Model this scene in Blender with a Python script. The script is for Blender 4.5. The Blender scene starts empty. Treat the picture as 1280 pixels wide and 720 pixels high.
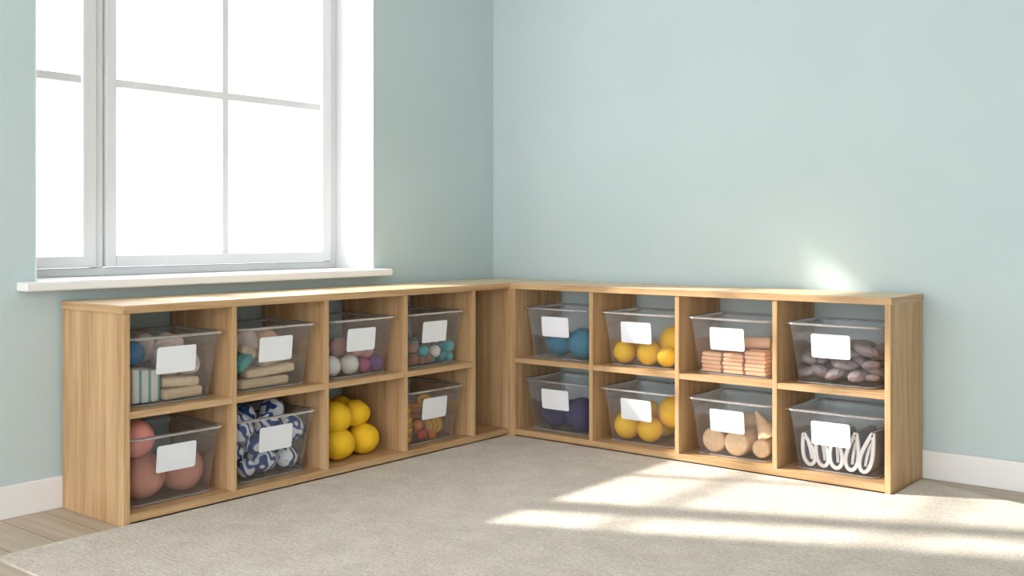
import bpy, bmesh, math, random
from mathutils import Vector, Matrix, noise, Euler

scene = bpy.context.scene
scene.view_settings.view_transform = 'Standard'
scene.view_settings.look = 'None'
scene.view_settings.exposure = 0.0

def lin(c):
    r = []
    for v in c:
        v = v / 255.0
        r.append(v / 12.92 if v <= 0.04045 else ((v + 0.055) / 1.055) ** 2.4)
    return (r[0], r[1], r[2], 1.0)

# ------------------------------------------------------------------ materials
def new_mat(name):
    m = bpy.data.materials.new(name)
    m.use_nodes = True
    nt = m.node_tree
    for n in list(nt.nodes):
        nt.nodes.remove(n)
    out = nt.nodes.new('ShaderNodeOutputMaterial')
    return m, nt, out

def N(nt, t, **kw):
    n = nt.nodes.new(t)
    for k, v in kw.items():
        setattr(n, k, v)
    return n

def simple(name, c1, c2=None, rough=0.6, scale=8.0, bump=0.0, bscale=60.0, spec=0.3, sss=0.0):
    m, nt, out = new_mat(name)
    b = N(nt, 'ShaderNodeBsdfPrincipled')
    b.inputs['Roughness'].default_value = rough
    b.inputs['Specular IOR Level'].default_value = spec
    nt.links.new(b.outputs[0], out.inputs[0])
    tc = N(nt, 'ShaderNodeTexCoord')
    nz = N(nt, 'ShaderNodeTexNoise')
    nz.inputs['Scale'].default_value = scale
    nz.inputs['Detail'].default_value = 4
    nt.links.new(tc.outputs['Object'], nz.inputs['Vector'])
    r = N(nt, 'ShaderNodeValToRGB')
    r.color_ramp.elements[0].position = 0.3
    r.color_ramp.elements[1].position = 0.7
    r.color_ramp.elements[0].color = lin(c1)
    r.color_ramp.elements[1].color = lin(c2 if c2 else c1)
    nt.links.new(nz.outputs['Fac'], r.inputs[0])
    nt.links.new(r.outputs[0], b.inputs['Base Color'])
    if bump > 0:
        n2 = N(nt, 'ShaderNodeTexNoise')
        n2.inputs['Scale'].default_value = bscale
        n2.inputs['Detail'].default_value = 6
        nt.links.new(tc.outputs['Object'], n2.inputs['Vector'])
        bp = N(nt, 'ShaderNodeBump')
        bp.inputs['Strength'].default_value = bump
        bp.inputs['Distance'].default_value = 0.01
        nt.links.new(n2.outputs['Fac'], bp.inputs['Height'])
        nt.links.new(bp.outputs[0], b.inputs['Normal'])
    return m

def wood(name, axis, cols, across=26.0, along=1.3, rough=0.5, lines=True):
    """axis = grain direction"""
    m, nt, out = new_mat(name)
    b = N(nt, 'ShaderNodeBsdfPrincipled')
    b.inputs['Roughness'].default_value = rough
    b.inputs['Specular IOR Level'].default_value = 0.35
    nt.links.new(b.outputs[0], out.inputs[0])
    tc = N(nt, 'ShaderNodeTexCoord')
    mp = N(nt, 'ShaderNodeMapping')
    s = [across] * 3
    s[axis] = along
    mp.inputs['Scale'].default_value = s
    nt.links.new(tc.outputs['Object'], mp.inputs['Vector'])
    n1 = N(nt, 'ShaderNodeTexNoise')
    n1.inputs['Scale'].default_value = 1.0
    n1.inputs['Detail'].default_value = 7
    n1.inputs['Roughness'].default_value = 0.62
    n1.inputs['Distortion'].default_value = 0.4
    nt.links.new(mp.outputs[0], n1.inputs['Vector'])
    r = N(nt, 'ShaderNodeValToRGB')
    e = r.color_ramp.elements
    e[0].position = 0.28; e[0].color = lin(cols[0])
    e[1].position = 0.72; e[1].color = lin(cols[2])
    k = e.new(0.5); k.color = lin(cols[1])
    nt.links.new(n1.outputs['Fac'], r.inputs[0])
    mp2 = N(nt, 'ShaderNodeMapping')
    s2 = [across * 6] * 3
    s2[axis] = along * 5
    mp2.inputs['Scale'].default_value = s2
    nt.links.new(tc.outputs['Object'], mp2.inputs['Vector'])
    n2 = N(nt, 'ShaderNodeTexNoise')
    n2.inputs['Scale'].default_value = 1.0
    n2.inputs['Detail'].default_value = 3
    nt.links.new(mp2.outputs[0], n2.inputs['Vector'])
    r2 = N(nt, 'ShaderNodeValToRGB')
    r2.color_ramp.elements[0].position = 0.3
    r2.color_ramp.elements[0].color = (0.84, 0.82, 0.79, 1)
    r2.color_ramp.elements[1].position = 0.55
    r2.color_ramp.elements[1].color = (1, 1, 1, 1)
    nt.links.new(n2.outputs['Fac'], r2.inputs[0])
    mx = N(nt, 'ShaderNodeMix', data_type='RGBA', blend_type='MULTIPLY')
    mx.inputs[0].default_value = 1.0
    nt.links.new(r.outputs[0], mx.inputs[6])
    nt.links.new(r2.outputs[0], mx.inputs[7])
    nt.links.new(mx.outputs[2], b.inputs['Base Color'])
    bp = N(nt, 'ShaderNodeBump')
    bp.inputs['Strength'].default_value = 0.15
    bp.inputs['Distance'].default_value = 0.002
    nt.links.new(n2.outputs['Fac'], bp.inputs['Height'])
    nt.links.new(bp.outputs[0], b.inputs['Normal'])
    return m

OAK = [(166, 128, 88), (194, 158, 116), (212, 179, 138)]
OAKT = [(206, 176, 138), (222, 196, 160), (234, 211, 180)]  # lighter oak for the shelf tops: sunlight painted into the colour
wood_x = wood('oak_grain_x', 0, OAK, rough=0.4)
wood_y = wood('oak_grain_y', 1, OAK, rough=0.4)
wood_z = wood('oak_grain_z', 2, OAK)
wood_tx = wood('oak_painted_sun_x', 0, OAKT, rough=0.36)  # same oak as the rest, with the sunlit top put into its tone
wood_ty = wood('oak_painted_sun_y', 1, OAKT, rough=0.36)

wall_mat = simple('blue_green_paint', (187, 203, 205), (192, 207, 209), rough=0.85, scale=1.6, bump=0.06, bscale=120, spec=0.15)
white_paint = simple('white_gloss_paint', (232, 232, 232), (236, 236, 236), rough=0.4, scale=3)
frame_paint = simple('window_frame_paint', (216, 218, 221), (221, 223, 226), rough=0.4, scale=3)
white_matt = simple('white_plaster', (226, 228, 229), (230, 232, 233), rough=0.8, scale=3)
ceil_mat = simple('ceiling_paint', (238, 238, 234), (244, 244, 240), rough=0.9, scale=2)

def floor_material():
    m, nt, out = new_mat('pale_wood_planks')
    b = N(nt, 'ShaderNodeBsdfPrincipled')
    b.inputs['Roughness'].default_value = 0.45
    nt.links.new(b.outputs[0], out.inputs[0])
    tc = N(nt, 'ShaderNodeTexCoord')
    br = N(nt, 'ShaderNodeTexBrick')
    br.inputs['Color1'].default_value = lin((188, 173, 157))
    br.inputs['Color2'].default_value = lin((200, 186, 170))
    br.inputs['Mortar'].default_value = lin((140, 122, 102))
    br.inputs['Scale'].default_value = 1.0
    br.inputs['Mortar Size'].default_value = 0.003
    br.inputs['Brick Width'].default_value = 1.5
    br.inputs['Row Height'].default_value = 0.16
    nt.links.new(tc.outputs['Object'], br.inputs['Vector'])
    mp = N(nt, 'ShaderNodeMapping')
    mp.inputs['Scale'].default_value = (1.5, 30, 1)
    nt.links.new(tc.outputs['Object'], mp.inputs['Vector'])
    nz = N(nt, 'ShaderNodeTexNoise')
    nz.inputs['Detail'].default_value = 6
    nz.inputs['Scale'].default_value = 1
    nt.links.new(mp.outputs[0], nz.inputs['Vector'])
    r = N(nt, 'ShaderNodeValToRGB')
    r.color_ramp.elements[0].position = 0.3
    r.color_ramp.elements[0].color = (0.78, 0.75, 0.7, 1)
    r.color_ramp.elements[1].position = 0.65
    r.color_ramp.elements[1].color = (1, 1, 1, 1)
    nt.links.new(nz.outputs['Fac'], r.inputs[0])
    mx = N(nt, 'ShaderNodeMix', data_type='RGBA', blend_type='MULTIPLY')
    mx.inputs[0].default_value = 1.0
    nt.links.new(br.outputs['Color'], mx.inputs[6])
    nt.links.new(r.outputs[0], mx.inputs[7])
    nt.links.new(mx.outputs[2], b.inputs['Base Color'])
    return m
floor_mat = floor_material()

def rug_material():
    m, nt, out = new_mat('woven_wool')
    b = N(nt, 'ShaderNodeBsdfPrincipled')
    b.inputs['Roughness'].default_value = 0.95
    b.inputs['Specular IOR Level'].default_value = 0.1
    nt.links.new(b.outputs[0], out.inputs[0])
    tc = N(nt, 'ShaderNodeTexCoord')
    n1 = N(nt, 'ShaderNodeTexNoise'); n1.inputs['Scale'].default_value = 90; n1.inputs['Detail'].default_value = 5
    n1.inputs['Roughness'].default_value = 0.7
    nt.links.new(tc.outputs['Object'], n1.inputs['Vector'])
    n2 = N(nt, 'ShaderNodeTexNoise'); n2.inputs['Scale'].default_value = 7; n2.inputs['Detail'].default_value = 5
    nt.links.new(tc.outputs['Object'], n2.inputs['Vector'])
    mp = N(nt, 'ShaderNodeMapping'); mp.inputs['Scale'].default_value = (14, 160, 1)
    nt.links.new(tc.outputs['Object'], mp.inputs['Vector'])
    n3 = N(nt, 'ShaderNodeTexNoise'); n3.inputs['Scale'].default_value = 1; n3.inputs['Detail'].default_value = 3
    nt.links.new(mp.outputs[0], n3.inputs['Vector'])
    r1 = N(nt, 'ShaderNodeValToRGB')
    r1.color_ramp.elements[0].position = 0.33; r1.color_ramp.elements[0].color = lin((204, 194, 183))
    r1.color_ramp.elements[1].position = 0.62; r1.color_ramp.elements[1].color = lin((234, 226, 217))
    nt.links.new(n1.outputs['Fac'], r1.inputs[0])
    r2 = N(nt, 'ShaderNodeValToRGB')
    r2.color_ramp.elements[0].position = 0.35; r2.color_ramp.elements[0].color = (0.9, 0.89, 0.88, 1)
    r2.color_ramp.elements[1].position = 0.65; r2.color_ramp.elements[1].color = (1, 1, 1, 1)
    nt.links.new(n2.outputs['Fac'], r2.inputs[0])
    r3 = N(nt, 'ShaderNodeValToRGB')
    r3.color_ramp.elements[0].position = 0.35; r3.color_ramp.elements[0].color = (0.88, 0.87, 0.86, 1)
    r3.color_ramp.elements[1].position = 0.6; r3.color_ramp.elements[1].color = (1, 1, 1, 1)
    nt.links.new(n3.outputs['Fac'], r3.inputs[0])
    a = N(nt, 'ShaderNodeMix', data_type='RGBA', blend_type='MULTIPLY'); a.inputs[0].default_value = 1
    nt.links.new(r1.outputs[0], a.inputs[6]); nt.links.new(r2.outputs[0], a.inputs[7])
    c = N(nt, 'ShaderNodeMix', data_type='RGBA', blend_type='MULTIPLY'); c.inputs[0].default_value = 1
    nt.links.new(a.outputs[2], c.inputs[6]); nt.links.new(r3.outputs[0], c.inputs[7])
    nt.links.new(c.outputs[2], b.inputs['Base Color'])
    ad = N(nt, 'ShaderNodeMath', operation='ADD')
    nt.links.new(n1.outputs['Fac'], ad.inputs[0]); nt.links.new(n3.outputs['Fac'], ad.inputs[1])
    bp = N(nt, 'ShaderNodeBump'); bp.inputs['Strength'].default_value = 0.6; bp.inputs['Distance'].default_value = 0.006
    nt.links.new(ad.outputs[0], bp.inputs['Height'])
    nt.links.new(bp.outputs[0], b.inputs['Normal'])
    return m
rug_mat = rug_material()

def plastic(name, haze, tint, gl=0.5):
    m, nt, out = new_mat(name)
    tr = N(nt, 'ShaderNodeBsdfTransparent'); tr.inputs[0].default_value = tint
    df = N(nt, 'ShaderNodeBsdfDiffuse'); df.inputs[0].default_value = (0.78, 0.79, 0.83, 1)
    gs = N(nt, 'ShaderNodeBsdfGlossy'); gs.inputs['Roughness'].default_value = 0.12
    gs.inputs[0].default_value = (1, 1, 1, 1)
    lw = N(nt, 'ShaderNodeLayerWeight'); lw.inputs['Blend'].default_value = 0.3
    tc = N(nt, 'ShaderNodeTexCoord')
    nz = N(nt, 'ShaderNodeTexNoise'); nz.inputs['Scale'].default_value = 9; nz.inputs['Detail'].default_value = 2
    nt.links.new(tc.outputs['Object'], nz.inputs['Vector'])
    bp = N(nt, 'ShaderNodeBump'); bp.inputs['Strength'].default_value = 0.15; bp.inputs['Distance'].default_value = 0.01
    nt.links.new(nz.outputs['Fac'], bp.inputs['Height'])
    nt.links.new(bp.outputs[0], gs.inputs['Normal'])
    mu = N(nt, 'ShaderNodeMath', operation='MULTIPLY_ADD')
    nt.links.new(lw.outputs['Facing'], mu.inputs[0]); mu.inputs[1].default_value = 0.30; mu.inputs[2].default_value = haze
    m1 = N(nt, 'ShaderNodeMixShader')
    nt.links.new(mu.outputs[0], m1.inputs[0]); nt.links.new(tr.outputs[0], m1.inputs[1]); nt.links.new(df.outputs[0], m1.inputs[2])
    mf = N(nt, 'ShaderNodeMath', operation='MULTIPLY_ADD')
    nt.links.new(lw.outputs['Fresnel'], mf.inputs[0]); mf.inputs[1].default_value = gl; mf.inputs[2].default_value = 0.02
    m2 = N(nt, 'ShaderNodeMixShader')
    nt.links.new(mf.outputs[0], m2.inputs[0]); nt.links.new(m1.outputs[0], m2.inputs[1]); nt.links.new(gs.outputs[0], m2.inputs[2])
    nt.links.new(m2.outputs[0], out.inputs[0])
    return m
bin_mat = plastic('clear_plastic', 0.01, (0.97, 0.97, 0.975, 1), 0.4)
rim_mat = plastic('clear_plastic_rim', 0.22, (0.76, 0.76, 0.79, 1), 0.7)

m, nt, out = new_mat('window_glass')
tr = N(nt, 'ShaderNodeBsdfTransparent'); tr.inputs[0].default_value = (0.97, 0.98, 0.98, 1)
gs = N(nt, 'ShaderNodeBsdfGlossy'); gs.inputs['Roughness'].default_value = 0.02
mx = N(nt, 'ShaderNodeMixShader'); mx.inputs[0].default_value = 0.04
nt.links.new(tr.outputs[0], mx.inputs[1]); nt.links.new(gs.outputs[0], mx.inputs[2]); nt.links.new(mx.outputs[0], out.inputs[0])
glass_mat = m

label_mat = simple('white_card', (236, 238, 243), (240, 242, 246), rough=0.5)
yellow = simple('yellow_foam', (238, 186, 30), (244, 200, 48), rough=0.7, scale=12, bump=0.15, bscale=90)
blue_ball = simple('dusty_blue', (58, 120, 150), (70, 134, 162), rough=0.75, bump=0.15)
bright_blue = simple('bright_blue', (36, 110, 170), (50, 130, 186), rough=0.5)
navy = simple('navy_felt', (50, 50, 88), (64, 60, 102), rough=0.85, bump=0.2)
terra = simple('terracotta_felt', (196, 134, 114), (208, 148, 128), rough=0.9, bump=0.3)
pink = simple('salmon_pink', (226, 146, 136), (234, 160, 150), rough=0.8, bump=0.2)
whitish = simple('offwhite', (228, 226, 220), (236, 234, 230), rough=0.7)
magenta = simple('magenta', (150, 60, 100), (170, 80, 118), rough=0.6)
purple = simple('purple', (100, 66, 130), (120, 84, 146), rough=0.6)
dusty = simple('dusty_rose', (190, 144, 142), (204, 162, 160), rough=0.7)
teal = simple('teal', (74, 172, 176), (96, 190, 192), rough=0.6)
dteal = simple('dark_teal', (48, 130, 150), (60, 144, 160), rough=0.6)
brownish = simple('brown_bead', (140, 100, 84), (156, 116, 96), rough=0.6)
beige = wood('beech', 0, [(216, 192, 156), (230, 208, 174), (240, 222, 192)], across=40, along=5)
beech_y = wood('beech_y', 1, [(214, 180, 138), (228, 196, 156), (236, 210, 174)], across=60, along=6)
tan = simple('tan_cloth', (202, 174, 142), (216, 190, 158), rough=0.9, bump=0.3)
peach = simple('peach_foam', (242, 196, 162), (246, 206, 174), rough=0.8, bump=0.15)
peach_d = simple('peach_dark', (224, 160, 124), (230, 170, 136), rough=0.8, bump=0.1)
stone = simple('slate_chip', (122, 110, 112), (156, 143, 144), rough=0.8, scale=14, bump=0.4, bscale=50)
pinkwhite = simple('blush_cloth', (228, 210, 202), (240, 226, 220), rough=0.9, bump=0.3)
cloth = simple('white_cotton', (234, 234, 234), (242, 242, 242), rough=0.95, bump=0.3, bscale=140)
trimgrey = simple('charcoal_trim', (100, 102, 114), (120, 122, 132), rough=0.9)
red = simple('red_paint', (196, 62, 40), (206, 74, 48), rough=0.5)
orange = simple('orange_paint', (226, 130, 40), (234, 144, 52), rough=0.5)
honey = simple('honey_wood', (196, 140, 70), (210, 156, 84), rough=0.5)

def swirl():
    m, nt, out = new_mat('blue_white_print')
    b = N(nt, 'ShaderNodeBsdfPrincipled'); b.inputs['Roughness'].default_value = 0.85
    nt.links.new(b.outputs[0], out.inputs[0])
    tc = N(nt, 'ShaderNodeTexCoord')
    w = N(nt, 'ShaderNodeTexWave')
    w.inputs['Scale'].default_value = 5.5; w.inputs['Distortion'].default_value = 13; w.inputs['Detail'].default_value = 1.0
    w.inputs['Detail Scale'].default_value = 2.4
    nt.links.new(tc.outputs['Object'], w.inputs['Vector'])
    r = N(nt, 'ShaderNodeValToRGB'); r.color_ramp.interpolation = 'CONSTANT'
    e = r.color_ramp.elements
    e[0].position = 0; e[0].color = lin((38, 66, 130))
    e[1].position = 0.30; e[1].color = lin((84, 128, 188))
    k = e.new(0.5); k.color = lin((232, 236, 240))
    nt.links.new(w.outputs['Fac'], r.inputs[0]); nt.links.new(r.outputs[0], b.inputs['Base Color'])
    return m
print_mat = swirl()

# ------------------------------------------------------------------ mesh builder
class B:
    def __init__(self, name, mats):
        self.name = name; self.mats = mats; self.bm = bmesh.new()
    def _merge(self, t, M, mi, smooth):
        for f in t.faces:
            f.material_index = mi; f.smooth = smooth
        bmesh.ops.transform(t, matrix=M, verts=t.verts)
        me = bpy.data.meshes.new('tmp'); t.to_mesh(me); t.free()
        self.bm.from_mesh(me); bpy.data.meshes.remove(me)
    def box(self, lo, hi, mi=0, bev=0.002, M=None, seg=2):
        t = bmesh.new(); bmesh.ops.create_cube(t, size=1)
        lo = Vector(lo); hi = Vector(hi); s = hi - lo; c = (hi + lo) / 2
        for v in t.verts:
            v.co = Vector((v.co.x * s.x, v.co.y * s.y, v.co.z * s.z)) + (c if M is None else Vector())
        if bev > 0:
            bmesh.ops.bevel(t, geom=t.edges[:], offset=bev, segments=seg, affect='EDGES', profile=0.5)
        self._merge(t, Matrix.Identity(4) if M is None else Matrix.Translation(c) @ M, mi, False)
    def ball(self, c, r, mi=0, sc=(1, 1, 1), rot=(0, 0, 0), lump=0.0, freq=10, seed=0, sub=3, smooth=True):
        t = bmesh.new(); bmesh.ops.create_icosphere(t, subdivisions=sub, radius=r)
        if lump > 0:
            off = Vector((seed * 3.7, seed * 1.3, seed * 2.1))
            for v in t.verts:
                n = noise.noise(v.co * freq + off)
                v.co *= 1 + lump * n
        M = Matrix.Translation(c) @ Euler(rot).to_matrix().to_4x4() @ Matrix.Diagonal((*sc, 1))
        self._merge(t, M, mi, smooth)
    def cyl(self, c, r, h, mi=0, rot=(0, 0, 0), r2=None, bev=0.004, seg=40):
        t = bmesh.new()
        bmesh.ops.create_cone(t, cap_ends=True, segments=seg, radius1=r, radius2=r if r2 is None else r2, depth=h)
        if bev > 0:
            es = [e for e in t.edges if len(e.link_faces) == 2 and any(len(f.verts) > 4 for f in e.link_faces)]
            bmesh.ops.bevel(t, geom=es, offset=bev, segments=3, affect='EDGES', profile=0.5)
        M = Matrix.Translation(c) @ Euler(rot).to_matrix().to_4x4()
        self._merge(t, M, mi, False)
        return
    def torus(self, c, R, r, mi=0, rot=(0, 0, 0), n=28, k=10):
        t = bmesh.new(); vs = []
        for i in range(n):
            a = 2 * math.pi * i / n
            vs.append([t.verts.new(((R + r * math.cos(2 * math.pi * j / k)) * math.cos(a), (R + r * math.cos(2 * math.pi * j / k)) * math.sin(a), r * math.sin(2 * math.pi * j / k))) for j in range(k)])
        for i in range(n):
            for j in range(k):
                t.faces.new((vs[i][j], vs[(i + 1) % n][j], vs[(i + 1) % n][(j + 1) % k], vs[i][(j + 1) % k]))
        self._merge(t, Matrix.Translation(c) @ Euler(rot).to_matrix().to_4x4(), mi, True)
    def rings(self, rings, mi=0, cap0=False, cap1=False, smooth=True):
        t = bmesh.new(); vv = [[t.verts.new(p) for p in r] for r in rings]
        n = len(vv[0])
        for a, b in zip(vv[:-1], vv[1:]):
            for i in range(n):
                t.faces.new((a[i], a[(i + 1) % n], b[(i + 1) % n], b[i]))
        if cap0: t.faces.new(list(reversed(vv[0])))
        if cap1: t.faces.new(vv[-1])
        self._merge(t, Matrix.Identity(4), mi, smooth)
    def strip(self, pts, y0, y1, th, mi=0):
        """thick extruded polyline in xz plane, extruded in y"""
        t = bmesh.new(); n = len(pts); L = []; R = []
        for i, p in enumerate(pts):
            a = Vector(pts[max(0, i - 1)]); b = Vector(pts[min(n - 1, i + 1)])
            d = (b - a); d.normalize(); nn = Vector((-d.y, d.x)) * th / 2
            L.append(Vector(p) + nn); R.append(Vector(p) - nn)
        loop = L + R[::-1]
        f = [t.verts.new((q.x, y0, q.y)) for q in loop]; g = [t.verts.new((q.x, y1, q.y)) for q in loop]
        m = len(loop)
        for i in range(m):
            t.faces.new((f[i], f[(i + 1) % m], g[(i + 1) % m], g[i]))
        for i in range(n - 1):
            for s in (f, g):
                try: t.faces.new((s[i], s[i + 1], s[m - 2 - i], s[m - 1 - i]))
                except Exception: pass
        bmesh.ops.recalc_face_normals(t, faces=t.faces)
        self._merge(t, Matrix.Identity(4), mi, False)
    def done(self, loc=(0, 0, 0), rz=0.0, parent=None):
        me = bpy.data.meshes.new(self.name); self.bm.to_mesh(me); self.bm.free()
        o = bpy.data.objects.new(self.name, me)
        for mm in self.mats: me.materials.append(mm)
        o.location = loc; o.rotation_euler = (0, 0, rz)
        scene.collection.objects.link(o)
        if parent: o.parent = parent
        return o

def empty(name, loc=(0, 0, 0)):
    e = bpy.data.objects.new(name, None); e.location = loc; e.empty_display_size = 0.1
    scene.collection.objects.link(e); return e

# ------------------------------------------------------------------ room
CH = 3.1; XR = 6.5; YF = -6.8; WT = 0.36
OY0, OY1, OZ0, OZ1 = -2.741, -0.961, 0.86, 2.93
b = B('wall_left', [wall_mat])
b.box((-WT, YF, 0), (0, OY0, CH), bev=0)
b.box((-WT, OY1, 0), (0, 0.2, CH), bev=0)
b.box((-WT, OY0, 0), (0, OY1, OZ0), bev=0)
b.box((-WT, OY0, OZ1), (0, OY1, CH), bev=0)
b.done()
b = B('wall_back', [wall_mat]); b.box((0, 0, 0), (XR + 0.2, 0.2, CH), bev=0); b.done()
b = B('wall_right', [wall_mat]); b.box((XR, YF, 0), (XR + 0.2, 0, CH), bev=0); b.done()
b = B('floor', [floor_mat]); b.box((-WT, YF, -0.1), (XR + 0.2, 0.2, 0), bev=0); b.done()
b = B('ceiling', [ceil_mat]); b.box((-WT, YF, CH), (XR + 0.2, 0.2, CH + 0.1), bev=0); b.done()

def baseboard(name, lo, hi, axis):
    b = B(name, [white_paint])
    b.box(lo, hi, bev=0.004)
    b.done()
BT = 0.016
baseboard('baseboard_left', (0, YF, 0), (BT, -BT, 0.125), 1)
baseboard('baseboard_back', (0, -BT, 0), (XR, 0, 0.125), 0)
baseboard('baseboard_right', (XR - BT, YF, 0), (XR, -BT, 0.125), 1)

# ------------------------------------------------------------------ window
win = empty('window_1', (0, 0, 0))
FX0, FX1 = -0.345, -0.28
SZ = 0.89
b = B('frame', [frame_paint])
def fb(s0, s1, z0, z1, x0=FX0, x1=FX1, bev=0.004):
    b.box((x0, -s1, z0), (x1, -s0, z1), bev=bev)
ZT = 2.92
fb(0.968, 1.012, SZ, ZT); fb(2.70, 2.734, SZ, ZT)
fb(1.012, 2.70, SZ, SZ + 0.035); fb(1.012, 2.70, ZT - 0.04, ZT)
fb(2.300, 2.336, SZ + 0.035, ZT - 0.04)
SX0, SX1 = -0.335, -0.262
for s0, s1 in ((1.016, 2.296), (2.340, 2.696)):
    z0, z1 = SZ + 0.038, ZT - 0.043
    w = 0.05
    fb(s0, s0 + w + 0.012, z0, z1, SX0, SX1, 0.006); fb(s1 - w, s1, z0, z1, SX0, SX1, 0.006)
    fb(s0 + w, s1 - w, z0, z0 + w, SX0, SX1, 0.006); fb(s0 + w, s1 - w, z1 - w, z1, SX0, SX1, 0.006)
    for zc in (1.735, 2.42):
        fb(s0 + w, s1 - w, zc - 0.018, zc + 0.018, -0.32, -0.285, 0.004)
fb(1.648, 1.684, SZ + 0.08, ZT - 0.08, -0.3195, -0.284, 0.004)
b.done(parent=win)
b = B('glass_panes', [glass_mat])
b.box((-0.306, -2.29, SZ + 0.05), (-0.302, -1.03, ZT - 0.06), bev=0)
b.box((-0.306, -2.69, SZ + 0.05), (-0.302, -2.345, ZT - 0.06), bev=0)
b.done(parent=win)
b = B('reveal_lining', [white_matt])
b.box((-0.35, OY1 - 0.006, SZ), (0.001, OY1 + 0.0, OZ1), bev=0)
b.box((-0.35, OY0, SZ), (0.001, OY0 + 0.006, OZ1), bev=0)
b.box((-0.35, OY0, OZ1 - 0.006), (0.001, OY1, OZ1), bev=0)
b.done(parent=win)
b = B('sill', [white_paint])
b.box((-0.36, OY0 + 0.001, OZ0 - 0.0), (0.0, OY1 - 0.001, SZ), bev=0)
b.box((0.0005, -2.815, SZ - 0.035), (0.085, -0.905, SZ + 0.0005), bev=0.006)
b.done(parent=win)

# ------------------------------------------------------------------ shelves
H = 0.81; TT = 0.03; PT = 0.025; BB = 0.042; MZ0, MZ1 = 0.392, 0.418
BK = 0.018
FL = 0.46; YA = -2.641; FR = -0.42
def part(name, lo, hi, mat, par, bev=0.0015):
    bb = B(name, [mat]); lo = Vector(lo); hi = Vector(hi); c = (lo + hi) / 2
    bb.box(lo - c, hi - c, bev=bev)
    bb.done(loc=c, parent=par)

sh = empty('wooden_cube_shelf')
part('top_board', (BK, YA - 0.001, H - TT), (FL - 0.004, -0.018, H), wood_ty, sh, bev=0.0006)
part('front_edge_band', (FL - 0.004, YA - 0.004, H - TT), (FL + 0.004, -0.018, H), wood_y, sh)
part('end_edge_band', (BK, YA - 0.005, H - TT), (FL - 0.004, YA - 0.001, H), wood_x, sh, bev=0.0006)
part('bottom_board', (BK, YA + PT, 0.012), (FL - 0.001, FR - 0.001, BB), wood_y, sh)
part('end_panel_1', (BK, YA, 0.0), (FL, YA + PT, H - TT), wood_z, sh)
divL = [0.485, 0.968, 1.456, 1.945]
for i, t in enumerate(divL):
    part('divider_%d' % (i + 1), (BK, YA + t - 0.011, BB), (FL - 0.001, YA + t + 0.011, H - TT), wood_z, sh)
edges = [PT] + divL
for i in range(4):
    y0 = YA + (edges[i] if i == 0 else edges[i] + 0.011); y1 = YA + edges[i + 1] - 0.011
    part('mid_shelf_%d' % (i + 1), (BK, y0, MZ0), (FL - 0.002, y1, MZ1), wood_y, sh)
part('end_panel_2', (BK, FR, 0.0), (FL - 0.001, FR + 0.022, H - TT), wood_z, sh)

sh2 = empty('wooden_cube_shelf.001')
XE = 2.474
divR = [0.527, 1.016, 1.506]
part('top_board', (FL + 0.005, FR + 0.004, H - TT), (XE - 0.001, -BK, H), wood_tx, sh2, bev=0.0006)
part('front_edge_band', (FL + 0.005, FR - 0.004, H - TT), (XE + 0.004, FR + 0.004, H), wood_x, sh2)
part('end_edge_band', (XE - 0.001, FR + 0.004, H - TT), (XE + 0.004, -BK, H), wood_y, sh2, bev=0.0006)
part('end_panel_1', (FL + 0.001, FR, 0), (FL + 0.045, -BK, H - TT), wood_z, sh2)
part('end_panel_2', (XE - PT, FR, 0), (XE, -BK, H - TT), wood_z, sh2)
part('bottom_board', (FL + 0.045, FR + 0.001, 0.012), (XE - PT, -BK, BB), wood_x, sh2)
for i, t in enumerate(divR):
    part('divider_%d' % (i + 1), (FL + t - 0.011, FR + 0.001, BB), (FL + t + 0.011, -BK, H - TT), wood_z, sh2)
eR = [0.045 - 0.011] + divR + [XE - FL - PT + 0.011]
for i in range(4):
    part('mid_shelf_%d' % (i + 1), (FL + eR[i] + 0.011, FR + 0.002, MZ0), (FL + eR[i + 1] - 0.011, -BK, MZ1), wood_x, sh2)

# ------------------------------------------------------------------ rug
def rug():
    pts = [(0.468, -3.11), (3.35, -3.11), (3.35, -0.40), (2.487, -0.09), (2.487, -0.428), (0.468, -0.428)]
    t = bmesh.new()
    rad = [0.06, 0.06, 0.04, 0.002, 0.002, 0.002]
    out = []
    n = len(pts)
    for i in range(n):
        p = Vector(pts[i]); a = (Vector(pts[i - 1]) - p).normalized(); c = (Vector(pts[(i + 1) % n]) - p).normalized()
        r = rad[i]; s = p + a * r; e = p + c * r
        for k in range(7):
            u = k / 6.0
            out.append(s * (1 - u) ** 2 + p * 2 * u * (1 - u) + e * u * u)
    b = B('area_rug', [rug_mat])
    vs = [t.verts.new((q.x, q.y, 0)) for q in out]
    f = t.faces.new(vs)
    r = bmesh.ops.extrude_face_region(t, geom=[f])
    for v in r['geom']:
        if isinstance(v, bmesh.types.BMVert): v.co.z = 0.009
    bmesh.ops.recalc_face_normals(t, faces=t.faces)
    b._merge(t, Matrix.Identity(4), 0, False)
    b.done(loc=(0, 0, 0.0005))
rug()

# ------------------------------------------------------------------ bins
BH = 0.264
def rrect(w, d, r, z, k=6):
    pts = []
    for cx, cy, a0 in ((w / 2 - r, d / 2 - r, 0), (-w / 2 + r, d / 2 - r, 90), (-w / 2 + r, -d / 2 + r, 180), (w / 2 - r, -d / 2 + r, 270)):
        for i in range(k + 1):
            a = math.radians(a0 + 90.0 * i / k)
            pts.append((cx + r * math.cos(a), cy + r * math.sin(a), z))
    return pts
BW0, BD0, BW1, BD1 = 0.348, 0.30, 0.408, 0.352
def dim(z, grow=0.0):
    u = z / BH
    return BW0 + (BW1 - BW0) * u + grow, BD0 + (BD1 - BD0) * u + grow

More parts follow.
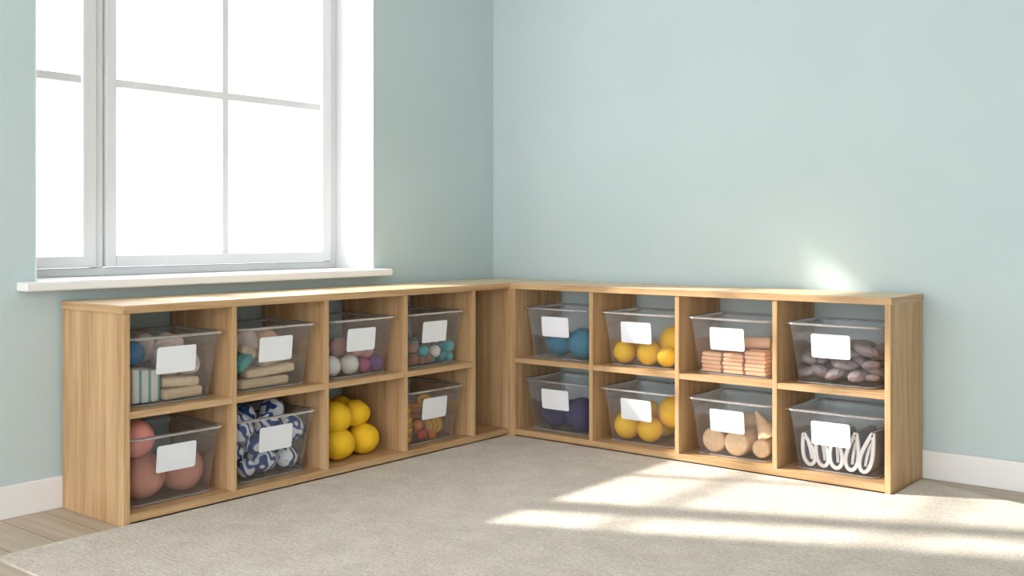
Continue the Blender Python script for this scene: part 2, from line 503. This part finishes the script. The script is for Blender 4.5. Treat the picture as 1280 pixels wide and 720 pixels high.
def make_bin(loc, rz, lab_dx=0.0, lab_z=0.170):
    b = B('clear_storage_bin', [bin_mat, rim_mat, label_mat])
    R = []
    w, d = dim(0)
    R.append(rrect(w - 0.02, d - 0.02, 0.025, 0.0005))
    R.append(rrect(w - 0.006, d - 0.006, 0.032, 0.003))
    for z in (0.010, 0.09, 0.17, 0.215):
        w, d = dim(z); R.append(rrect(w, d, 0.035, z))
    w, d = dim(0.218); R.append(rrect(w + 0.006, d + 0.006, 0.037, 0.220))
    w, d = dim(BH - 0.012); R.append(rrect(w + 0.004, d + 0.004, 0.037, BH - 0.012))
    b.rings(R, 0, cap0=True)
    w, d = dim(BH)
    prof = [(0.0, -0.010), (0.0, 0.0), (0.003, 0.003), (0.016, 0.003), (0.021, 0.0), (0.022, -0.006), (0.019, -0.007), (0.016, -0.003), (0.004, -0.003), (0.003, -0.010)]
    R = [rrect(w + 2 * p[0], d + 2 * p[0], 0.037 + p[0], BH + p[1]) for p in prof]
    R.append(R[0])
    b.rings(R, 1)
    w, d = dim(0.006)
    prof = [(0.0, 0.0), (0.003, 0.001), (0.003, 0.005), (0.0, 0.006)]
    b.rings([rrect(w + 2 * p[0], d + 2 * p[0], 0.033, 0.002 + p[1]) for p in prof], 1)
    tilt = math.atan2((BD1 - BD0) / 2, BH)
    yf = -dim(lab_z)[1] / 2 - 0.0022
    lw, lh, lr = 0.172, 0.104, 0.010
    M = Matrix.Translation((lab_dx, yf, lab_z)) @ Matrix.Rotation(tilt, 4, 'X')
    ring = rrect(lw, lh, lr, 0, 4)
    f = [M @ Vector((p[0], -0.0009, p[1])) for p in ring]; g = [M @ Vector((p[0], 0.0009, p[1])) for p in ring]
    b.rings([g, f], 2, cap0=True, cap1=True, smooth=False)
    return b.done(loc=loc, rz=rz)

def pack(radii, seed, w=BW0, d=BD0, zs=1.0, floor=0.006, it=500, init=None, pad=0.004):
    rnd = random.Random(seed); P = []
    for i, r in enumerate(radii):
        if init and i < len(init): P.append(Vector(init[i]))
        else: P.append(Vector((rnd.uniform(-w / 2 + r, w / 2 - r), rnd.uniform(-d / 2 + r, d / 2 - r), floor + r + rnd.random() * 0.35)))
    for s in range(it):
        g = 0.004 if s < it - 80 else 0.0008
        for p in P: p.z -= g
        for _ in range(3):
            for i in range(len(P)):
                for j in range(i + 1, len(P)):
                    dd = P[j] - P[i]; L = dd.length; mn = radii[i] + radii[j]
                    if L < mn:
                        if L < 1e-6: dd = Vector((rnd.random(), rnd.random(), 1)); L = dd.length
                        q = dd / L * (mn - L) / 2; P[i] -= q; P[j] += q
            for i, p in enumerate(P):
                r = radii[i] + pad; z = max(0, min(p.z, BH)); W = w / 2 + (BW1 - BW0) / 2 * z / BH - r; D = d / 2 + (BD1 - BD0) / 2 * z / BH - r
                p.x = max(-W, min(W, p.x)); p.y = max(-D, min(D, p.y)); p.z = max(floor + r - 0.004, p.z)
    return P

R90 = math.pi / 2
BR = 0.018
YC = (BD1 + 0.044) / 2 + BR
cL = [YA + (a + c) / 2 for a, c in zip([PT - 0.011] + divL[:3], divL)]
cR = [FL + (eR[i] + eR[i + 1]) / 2 for i in range(4)]
def posL(i, row): return ((FL - YC, cL[i], (MZ1 if row else BB) + 0.001), R90)
def posR(i, row): return ((cR[i], FR + YC, (MZ1 if row else BB) + 0.001), 0.0)

for i in range(4):
    for row in (1, 0):
        if not (i == 2 and row == 0):
            l, rz = posL(i, row); make_bin(l, rz, 0.0)
        l, rz = posR(i, row); make_bin(l, rz, -0.01 if i < 3 else -0.012)

def rotm(x=0, y=0, z=0): return Euler((x, y, z)).to_matrix().to_4x4()

# --- left top 1
b = B('assorted_soft_toys', [whitish, teal, bright_blue, beige, pinkwhite])
for k in range(3):
    b.box((-0.156 + k * 0.040, -0.12, 0.008), (-0.126 + k * 0.040, 0.02, 0.140 - 0.004 * k), 0, bev=0.008)
    b.box((-0.126 + k * 0.040, -0.115, 0.008), (-0.118 + k * 0.040, 0.015, 0.130), 1, bev=0.003)
b.ball((-0.110, -0.02, 0.192), 0.052, 2, sc=(1.1, 1, 0.95), lump=0.1)
b.ball((-0.10, 0.08, 0.10), 0.058, 2, sc=(1, .8, 1.5), lump=0.1)
b.box((-0.03, -0.13, 0.008), (0.15, -0.04, 0.05), 3, bev=0.014, M=rotm(0, 0.0, 0.06), seg=3)
b.box((-0.02, -0.12, 0.052), (0.14, -0.04, 0.09), 3, bev=0.014, M=rotm(0, 0.05, -0.08), seg=3)
b.ball((0.04, -0.04, 0.155), 0.062, 4, sc=(1.1, .9, 1), lump=0.5, freq=14, seed=2, sub=4)
b.ball((0.10, 0.03, 0.18), 0.066, 4, sc=(1, 1, 1.1), lump=0.5, freq=14, seed=5, sub=4)
b.ball((0.11, -0.07, 0.14), 0.045, 4, lump=0.5, freq=16, seed=8, sub=4)
b.ball((0.0, 0.07, 0.2), 0.05, 4, lump=0.5, freq=16, seed=9, sub=4)
l, rz = posL(0, 1); b.done(loc=l, rz=rz)
# --- left top 2
b = B('wooden_building_blocks', [beige, teal, tan, peach, pinkwhite])
blk = [((-0.02, -0.10, 0.026), (0.26, 0.06, 0.038), (0, 0, 0.06)), ((0.03, -0.03, 0.026), (0.2, 0.05, 0.036), (0, 0, -0.05)), ((0.02, 0.05, 0.028), (0.26, 0.06, 0.038), (0, 0, 0.04)),
       ((0.02, -0.09, 0.070), (0.24, 0.06, 0.038), (0.0, -0.06, -0.08)), ((-0.04, 0.02, 0.070), (0.18, 0.06, 0.034), (0, 0.1, 0.4)), ((0.07, -0.06, 0.112), (0.16, 0.055, 0.036), (0.1, -0.12, 0.2)),
       ((0.09, 0.05, 0.12), (0.12, 0.06, 0.04), (0, 0.2, -0.3))]
for c, s, r in blk:
    c = Vector(c); s = Vector(s) / 2
    b.box(c - s, c + s, 0, bev=0.014, M=rotm(*r), seg=3)
b.box((-0.15, -0.10, 0.092), (-0.05, -0.04, 0.137), 1, bev=0.016, M=rotm(0.2, -0.45, 0.3), seg=3)
b.box((-0.10, -0.08, 0.135), (-0.02, -0.03, 0.175), 0, bev=0.016, M=rotm(0.2, 0.5, 0.1), seg=3)
b.ball((-0.07, 0.07, 0.17), 0.06, 4, lump=0.4, seed=3, sub=4)
b.ball((0.02, 0.06, 0.185), 0.055, 4, lump=0.4, seed=4, sub=4)
b.ball((0.08, 0.0, 0.175), 0.05, 3, lump=0.4, seed=6, sub=4)
b.ball((0.11, 0.09, 0.19), 0.05, 2, lump=0.4, seed=7, sub=4)
l, rz = posL(1, 1); b.done(loc=l, rz=rz)
# --- left top 3
def balls(name, mats, radii, mis, posn, seed, init=None, lump=0.0, sc=None, w=BW0, d=BD0, sub=3, smooth=True, pad=0.004, vis=1.0, it=450):
    b = B(name, mats); P = pack(radii, seed, init=init, w=w, d=d, pad=pad, it=it); rnd = random.Random(seed + 99)
    for k, (p, r) in enumerate(zip(P, radii)):
        s = sc(rnd) if sc else (1, 1, 1)
        b.ball(p, r * vis, mis[k % len(mis)], sc=s, rot=(rnd.uniform(-.4, .4), rnd.uniform(-.4, .4), rnd.uniform(0, 6)), lump=lump, seed=k, sub=sub, smooth=smooth, freq=9)
    l, rz = posn; return b.done(loc=l, rz=rz)
balls('assorted_play_balls', [whitish, magenta, purple, dusty],
      [0.048, 0.046, 0.048, 0.046, 0.042, 0.038, 0.036, 0.046, 0.05, 0.045, 0.045, 0.044, 0.04, 0.046, 0.045, .045, .045, .045, .045, .045],
      [0, 0, 0, 0, 1, 2, 1, 3, 3, 3, 3, 2, 3, 3, 1, 3, 3, 3, 0, 3], posL(2, 1), 4,
      init=[(-0.12, -0.1, 0.05), (-0.04, -0.11, 0.05), (-0.12, -0.1, 0.14), (0.05, -0.1, 0.05), (0.13, -0.1, 0.05), (0.1, -0.1, 0.12), (0.03, -0.1, 0.13)])
# --- left top 4
rr = [0.028 + 0.006 * math.sin(k * 2.1) for k in range(66)]
balls('bead_balls', [teal, dteal, whitish, brownish], rr, [0, 1, 0, 3, 2, 0, 1, 3], posL(3, 1), 7)
# --- left bottom 1
balls('plush_balls', [terra, pink], [0.088, 0.088, 0.070, 0.064, 0.064, 0.055], [0, 0, 1, 0, 0, 1], posL(0, 0), 11,
      init=[(-0.08, -0.07, 0.1), (0.09, -0.05, 0.1), (-0.12, -0.08, 0.24), (0.0, 0.08, 0.1), (0.1, 0.08, 0.2), (-.12, .1, .2)], lump=0.13, sub=4, pad=0.009)
# --- left bottom 2
balls('printed_fabric_bundles', [print_mat], [0.060] * 14 + [0.042] * 7, [0], posL(1, 0), 13, lump=0.3, sub=4, pad=0.008, vis=0.97)
# --- left bottom 3 : loose yellow balls
YBs = [((-0.085, -0.10, 0.074), .077), ((0.085, -0.085, 0.072), .075), ((-0.095, -0.10, 0.196), .074), ((0.05, -0.075, 0.190), .064), ((0.0, 0.06, 0.074), .077), ((0.15, 0.07, 0.07), .07), ((-0.15, 0.06, 0.07), .07), ((-0.05, 0.06, 0.20), .068), ((0.09, 0.07, 0.19), .066)]
b = B('yellow_foam_balls', [yellow])
for k, (c, r) in enumerate(YBs):
    b.ball(c, r, 0, sc=(1.08, 1.04, 0.96), rot=(0, 0.3 * math.sin(k * 2), k), lump=0.10, freq=11, seed=k)
l, rz = posL(2, 0); b.done(loc=(l[0], l[1], l[2] + 0.001), rz=rz)
# --- left bottom 4
b = B('wooden_stacking_toys', [yellow, honey, red, orange, brownish])
for k in range(8):
    b.torus((-0.12, -0.07, 0.018 + k * 0.024), 0.034 - 0.002 * abs(k - 3), 0.0135, 0 if k % 2 == 0 else 1)
b.ball((-0.12, -0.07, 0.215), 0.022, 0)
for k in range(7):
    b.torus((0.02 + k * 0.02, -0.06 + 0.004 * k, 0.055), 0.036, 0.012, 0 if k % 2 else 1, rot=(0, R90, 0.2))
for k in range(6):
    b.torus((-0.02, 0.06, 0.02 + k * 0.026), 0.045, 0.014, 1 if k % 2 else 0)
for k in range(6):
    b.torus((0.09, 0.05, 0.02 + k * 0.026), 0.045, 0.014, 3 if k % 2 else 1)
b.ball((-0.03, -0.11, 0.034), 0.027, 2); b.ball((-0.055, -0.105, 0.085), 0.025, 3); b.ball((0.03, -0.12, 0.03), 0.022, 3)
b.ball((-0.02, -0.08, 0.08), 0.024, 2)
b.torus((0.06, -0.06, 0.115), 0.03, 0.01, 1, rot=(0.5, 0.3, 0)); b.torus((0.11, 0.0, 0.17), 0.034, 0.011, 0, rot=(0.7, -0.3, 0))
b.ball((-0.13, 0.06, 0.08), 0.038, 4, sc=(.9, .9, 1.7))
l, rz = posL(3, 0); b.done(loc=l, rz=rz)
# --- right top 1
balls('blue_felt_balls', [blue_ball], [0.076, 0.080, 0.066, 0.066], [0], posR(0, 1), 21, init=[(-0.04, -0.06, .08), (0.12, -0.07, .08), (0.0, 0.1, .08), (.12, .1, .08)])
# --- right top 2
balls('yellow_toy_balls', [yellow], [0.056, 0.060, 0.080, 0.05, 0.06, 0.06, 0.05], [0], posR(1, 1), 22, init=[(-0.12, -0.09, .06), (-0.03, -0.09, .06), (0.1, -0.06, .08), (-0.03, 0.0, .12), (-.12, .08, .06), (0, .1, .06)])
# --- right top 3
b = B('foam_tile_stacks', [peach, peach_d])
for j, x in enumerate((-0.114, -0.003, 0.108)):
    n = 5 if j < 2 else 6
    for k in range(n):
        dx = 0.003 * math.sin(k * 2 + j)
        b.box((x - 0.05 + dx, -0.128, 0.008 + k * 0.0185), (x + 0.05 + dx, -0.045, 0.0235 + k * 0.0185), 0, bev=0.004)
        b.box((x - 0.045 + dx, -0.123, 0.0225 + k * 0.0185), (x + 0.045 + dx, -0.05, 0.027 + k * 0.0185), 1, bev=0)
for k, x in enumerate((-0.11, 0.0, 0.11)):
    b.cyl((x, 0.05, 0.085), 0.045, 0.150 - 0.01 * k, 1 if k % 2 else 0)
b.cyl((0.06, -0.02, 0.145), 0.028, 0.14, 0, rot=(0, R90, 0.3)); b.cyl((-0.07, -0.01, 0.13), 0.026, 0.12, 0, rot=(0, R90, -0.2))
l, rz = posR(2, 1); b.done(loc=l, rz=rz)
# --- right top 4
rs = random.Random(5)
balls('slate_stones', [stone], [0.026 + 0.008 * rs.random() for _ in range(74)], [0], posR(3, 1), 24, lump=0.7, sc=lambda q: (1.5, q.uniform(1.0, 1.35), 0.7), sub=2, smooth=False, pad=0.014, it=350)
# --- right bottom 1
balls('navy_felt_balls', [navy], [0.086, 0.088, 0.062, 0.062], [0], posR(0, 0), 25, init=[(-0.08, -0.06, .1), (0.09, -0.06, .1), (-.1, 0.1, .1), (.1, .1, .1)], lump=0.14, pad=0.006)
# --- right bottom 2
balls('yellow_toy_balls.001', [yellow], [0.068, 0.064, 0.078, 0.06, 0.06, 0.06, 0.06], [0], posR(1, 0), 26, init=[(-0.11, -0.08, .07), (0.0, -0.09, .06), (0.12, -0.06, .08), (-0.05, 0.0, .16), (-.12, .08, .06), (0, .1, .06), (.1, .1, .1)])
# --- right bottom 3
b = B('wooden_cylinder_blocks', [beech_y])
b.cyl((-0.105, -0.04, 0.066), 0.058, 0.17, 0, rot=(R90, 0, 0), bev=0.012)
b.cyl((0.015, -0.05, 0.066), 0.058, 0.17, 0, rot=(R90, 0, 0), bev=0.012)
b.cyl((0.118, -0.03, 0.051), 0.042, 0.16, 0, rot=(R90, 0, 0.12), bev=0.01)
b.cyl((0.10, -0.03, 0.150), 0.056, 0.13, 0, rot=(0.1, -0.5, 0), r2=0.006, bev=0.003)
b.cyl((-0.05, 0.07, 0.13), 0.042, 0.17, 0, rot=(0, R90, 0.1), bev=0.01)
b.cyl((0.0, 0.09, 0.051), 0.043, 0.26, 0, rot=(0, R90, 0), bev=0.01)
l, rz = posR(2, 0); b.done(loc=l, rz=rz)
# --- right bottom 4 : folded cloths standing on edge, each a teardrop fold with an open middle
b = B('folded_white_cloths', [cloth, trimgrey])
def tear(x, zb, zt, wd, lean):
    """closed teardrop outline: round fold at the bottom, layers pinched together at the top"""
    pts = []
    for k in range(25):
        u = k / 24.0
        a = math.pi * 2 * u
        s = math.sin(a); c = math.cos(a)
        z = (zt + zb) / 2 + (zt - zb) / 2 * c
        v = min(1.0, max(0.0, (z - zb) / (zt - zb)))
        pts.append((x + wd * s * (1 - 0.72 * v ** 1.2) * 1.25 + lean * v ** 1.4, z))
    return pts
for k, (x, zt, wd, ln) in enumerate([(-0.122, .150, .027, -.030), (-0.064, .170, .028, -.026), (-0.004, .160, .029, -.010), (0.058, .176, .029, .022), (0.116, .185, .027, .038)]):
    y0 = -0.120 + 0.003 * (k % 2)
    p = tear(x, 0.019, zt, wd, ln)
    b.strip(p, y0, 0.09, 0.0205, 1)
    b.strip(p, y0 - 0.006, 0.092, 0.0150, 0)
    q = [(x + ln * u ** 1.4, 0.04 + (zt - 0.045) * u) for u in [j / 6 for j in range(7)]]
    b.strip(q, y0 + 0.012, 0.09, 0.012, 0)
l, rz = posR(3, 0); b.done(loc=l, rz=rz)

# ------------------------------------------------------------------ light
w = bpy.data.worlds.new('daylight'); scene.world = w; w.use_nodes = True
nt = w.node_tree
bg = nt.nodes['Background']; bg.inputs[0].default_value = (0.985, 0.985, 1.0, 1); bg.inputs[1].default_value = 3.7

sd = bpy.data.lights.new('sun', 'SUN'); sd.energy = 9.0; sd.angle = math.radians(2.0); sd.color = (1.0, 0.93, 0.83)
so = bpy.data.objects.new('sun', sd); scene.collection.objects.link(so)
d = Vector((1.25, 0.61, -1.0)).normalized()
so.rotation_euler = d.to_track_quat('-Z', 'Y').to_euler(); so.location = (-3, -3, 4)

# ------------------------------------------------------------------ camera
cd = bpy.data.cameras.new('camera'); cd.sensor_width = 36; cd.lens = 36 * 1310 / 1280; cd.shift_y = -70 / 1280
cd.clip_start = 0.05
co = bpy.data.objects.new('camera', cd); scene.collection.objects.link(co)
co.location = (3.969, -4.719, 1.08); co.rotation_euler = (R90, 0, math.asin(0.6299))
scene.camera = co
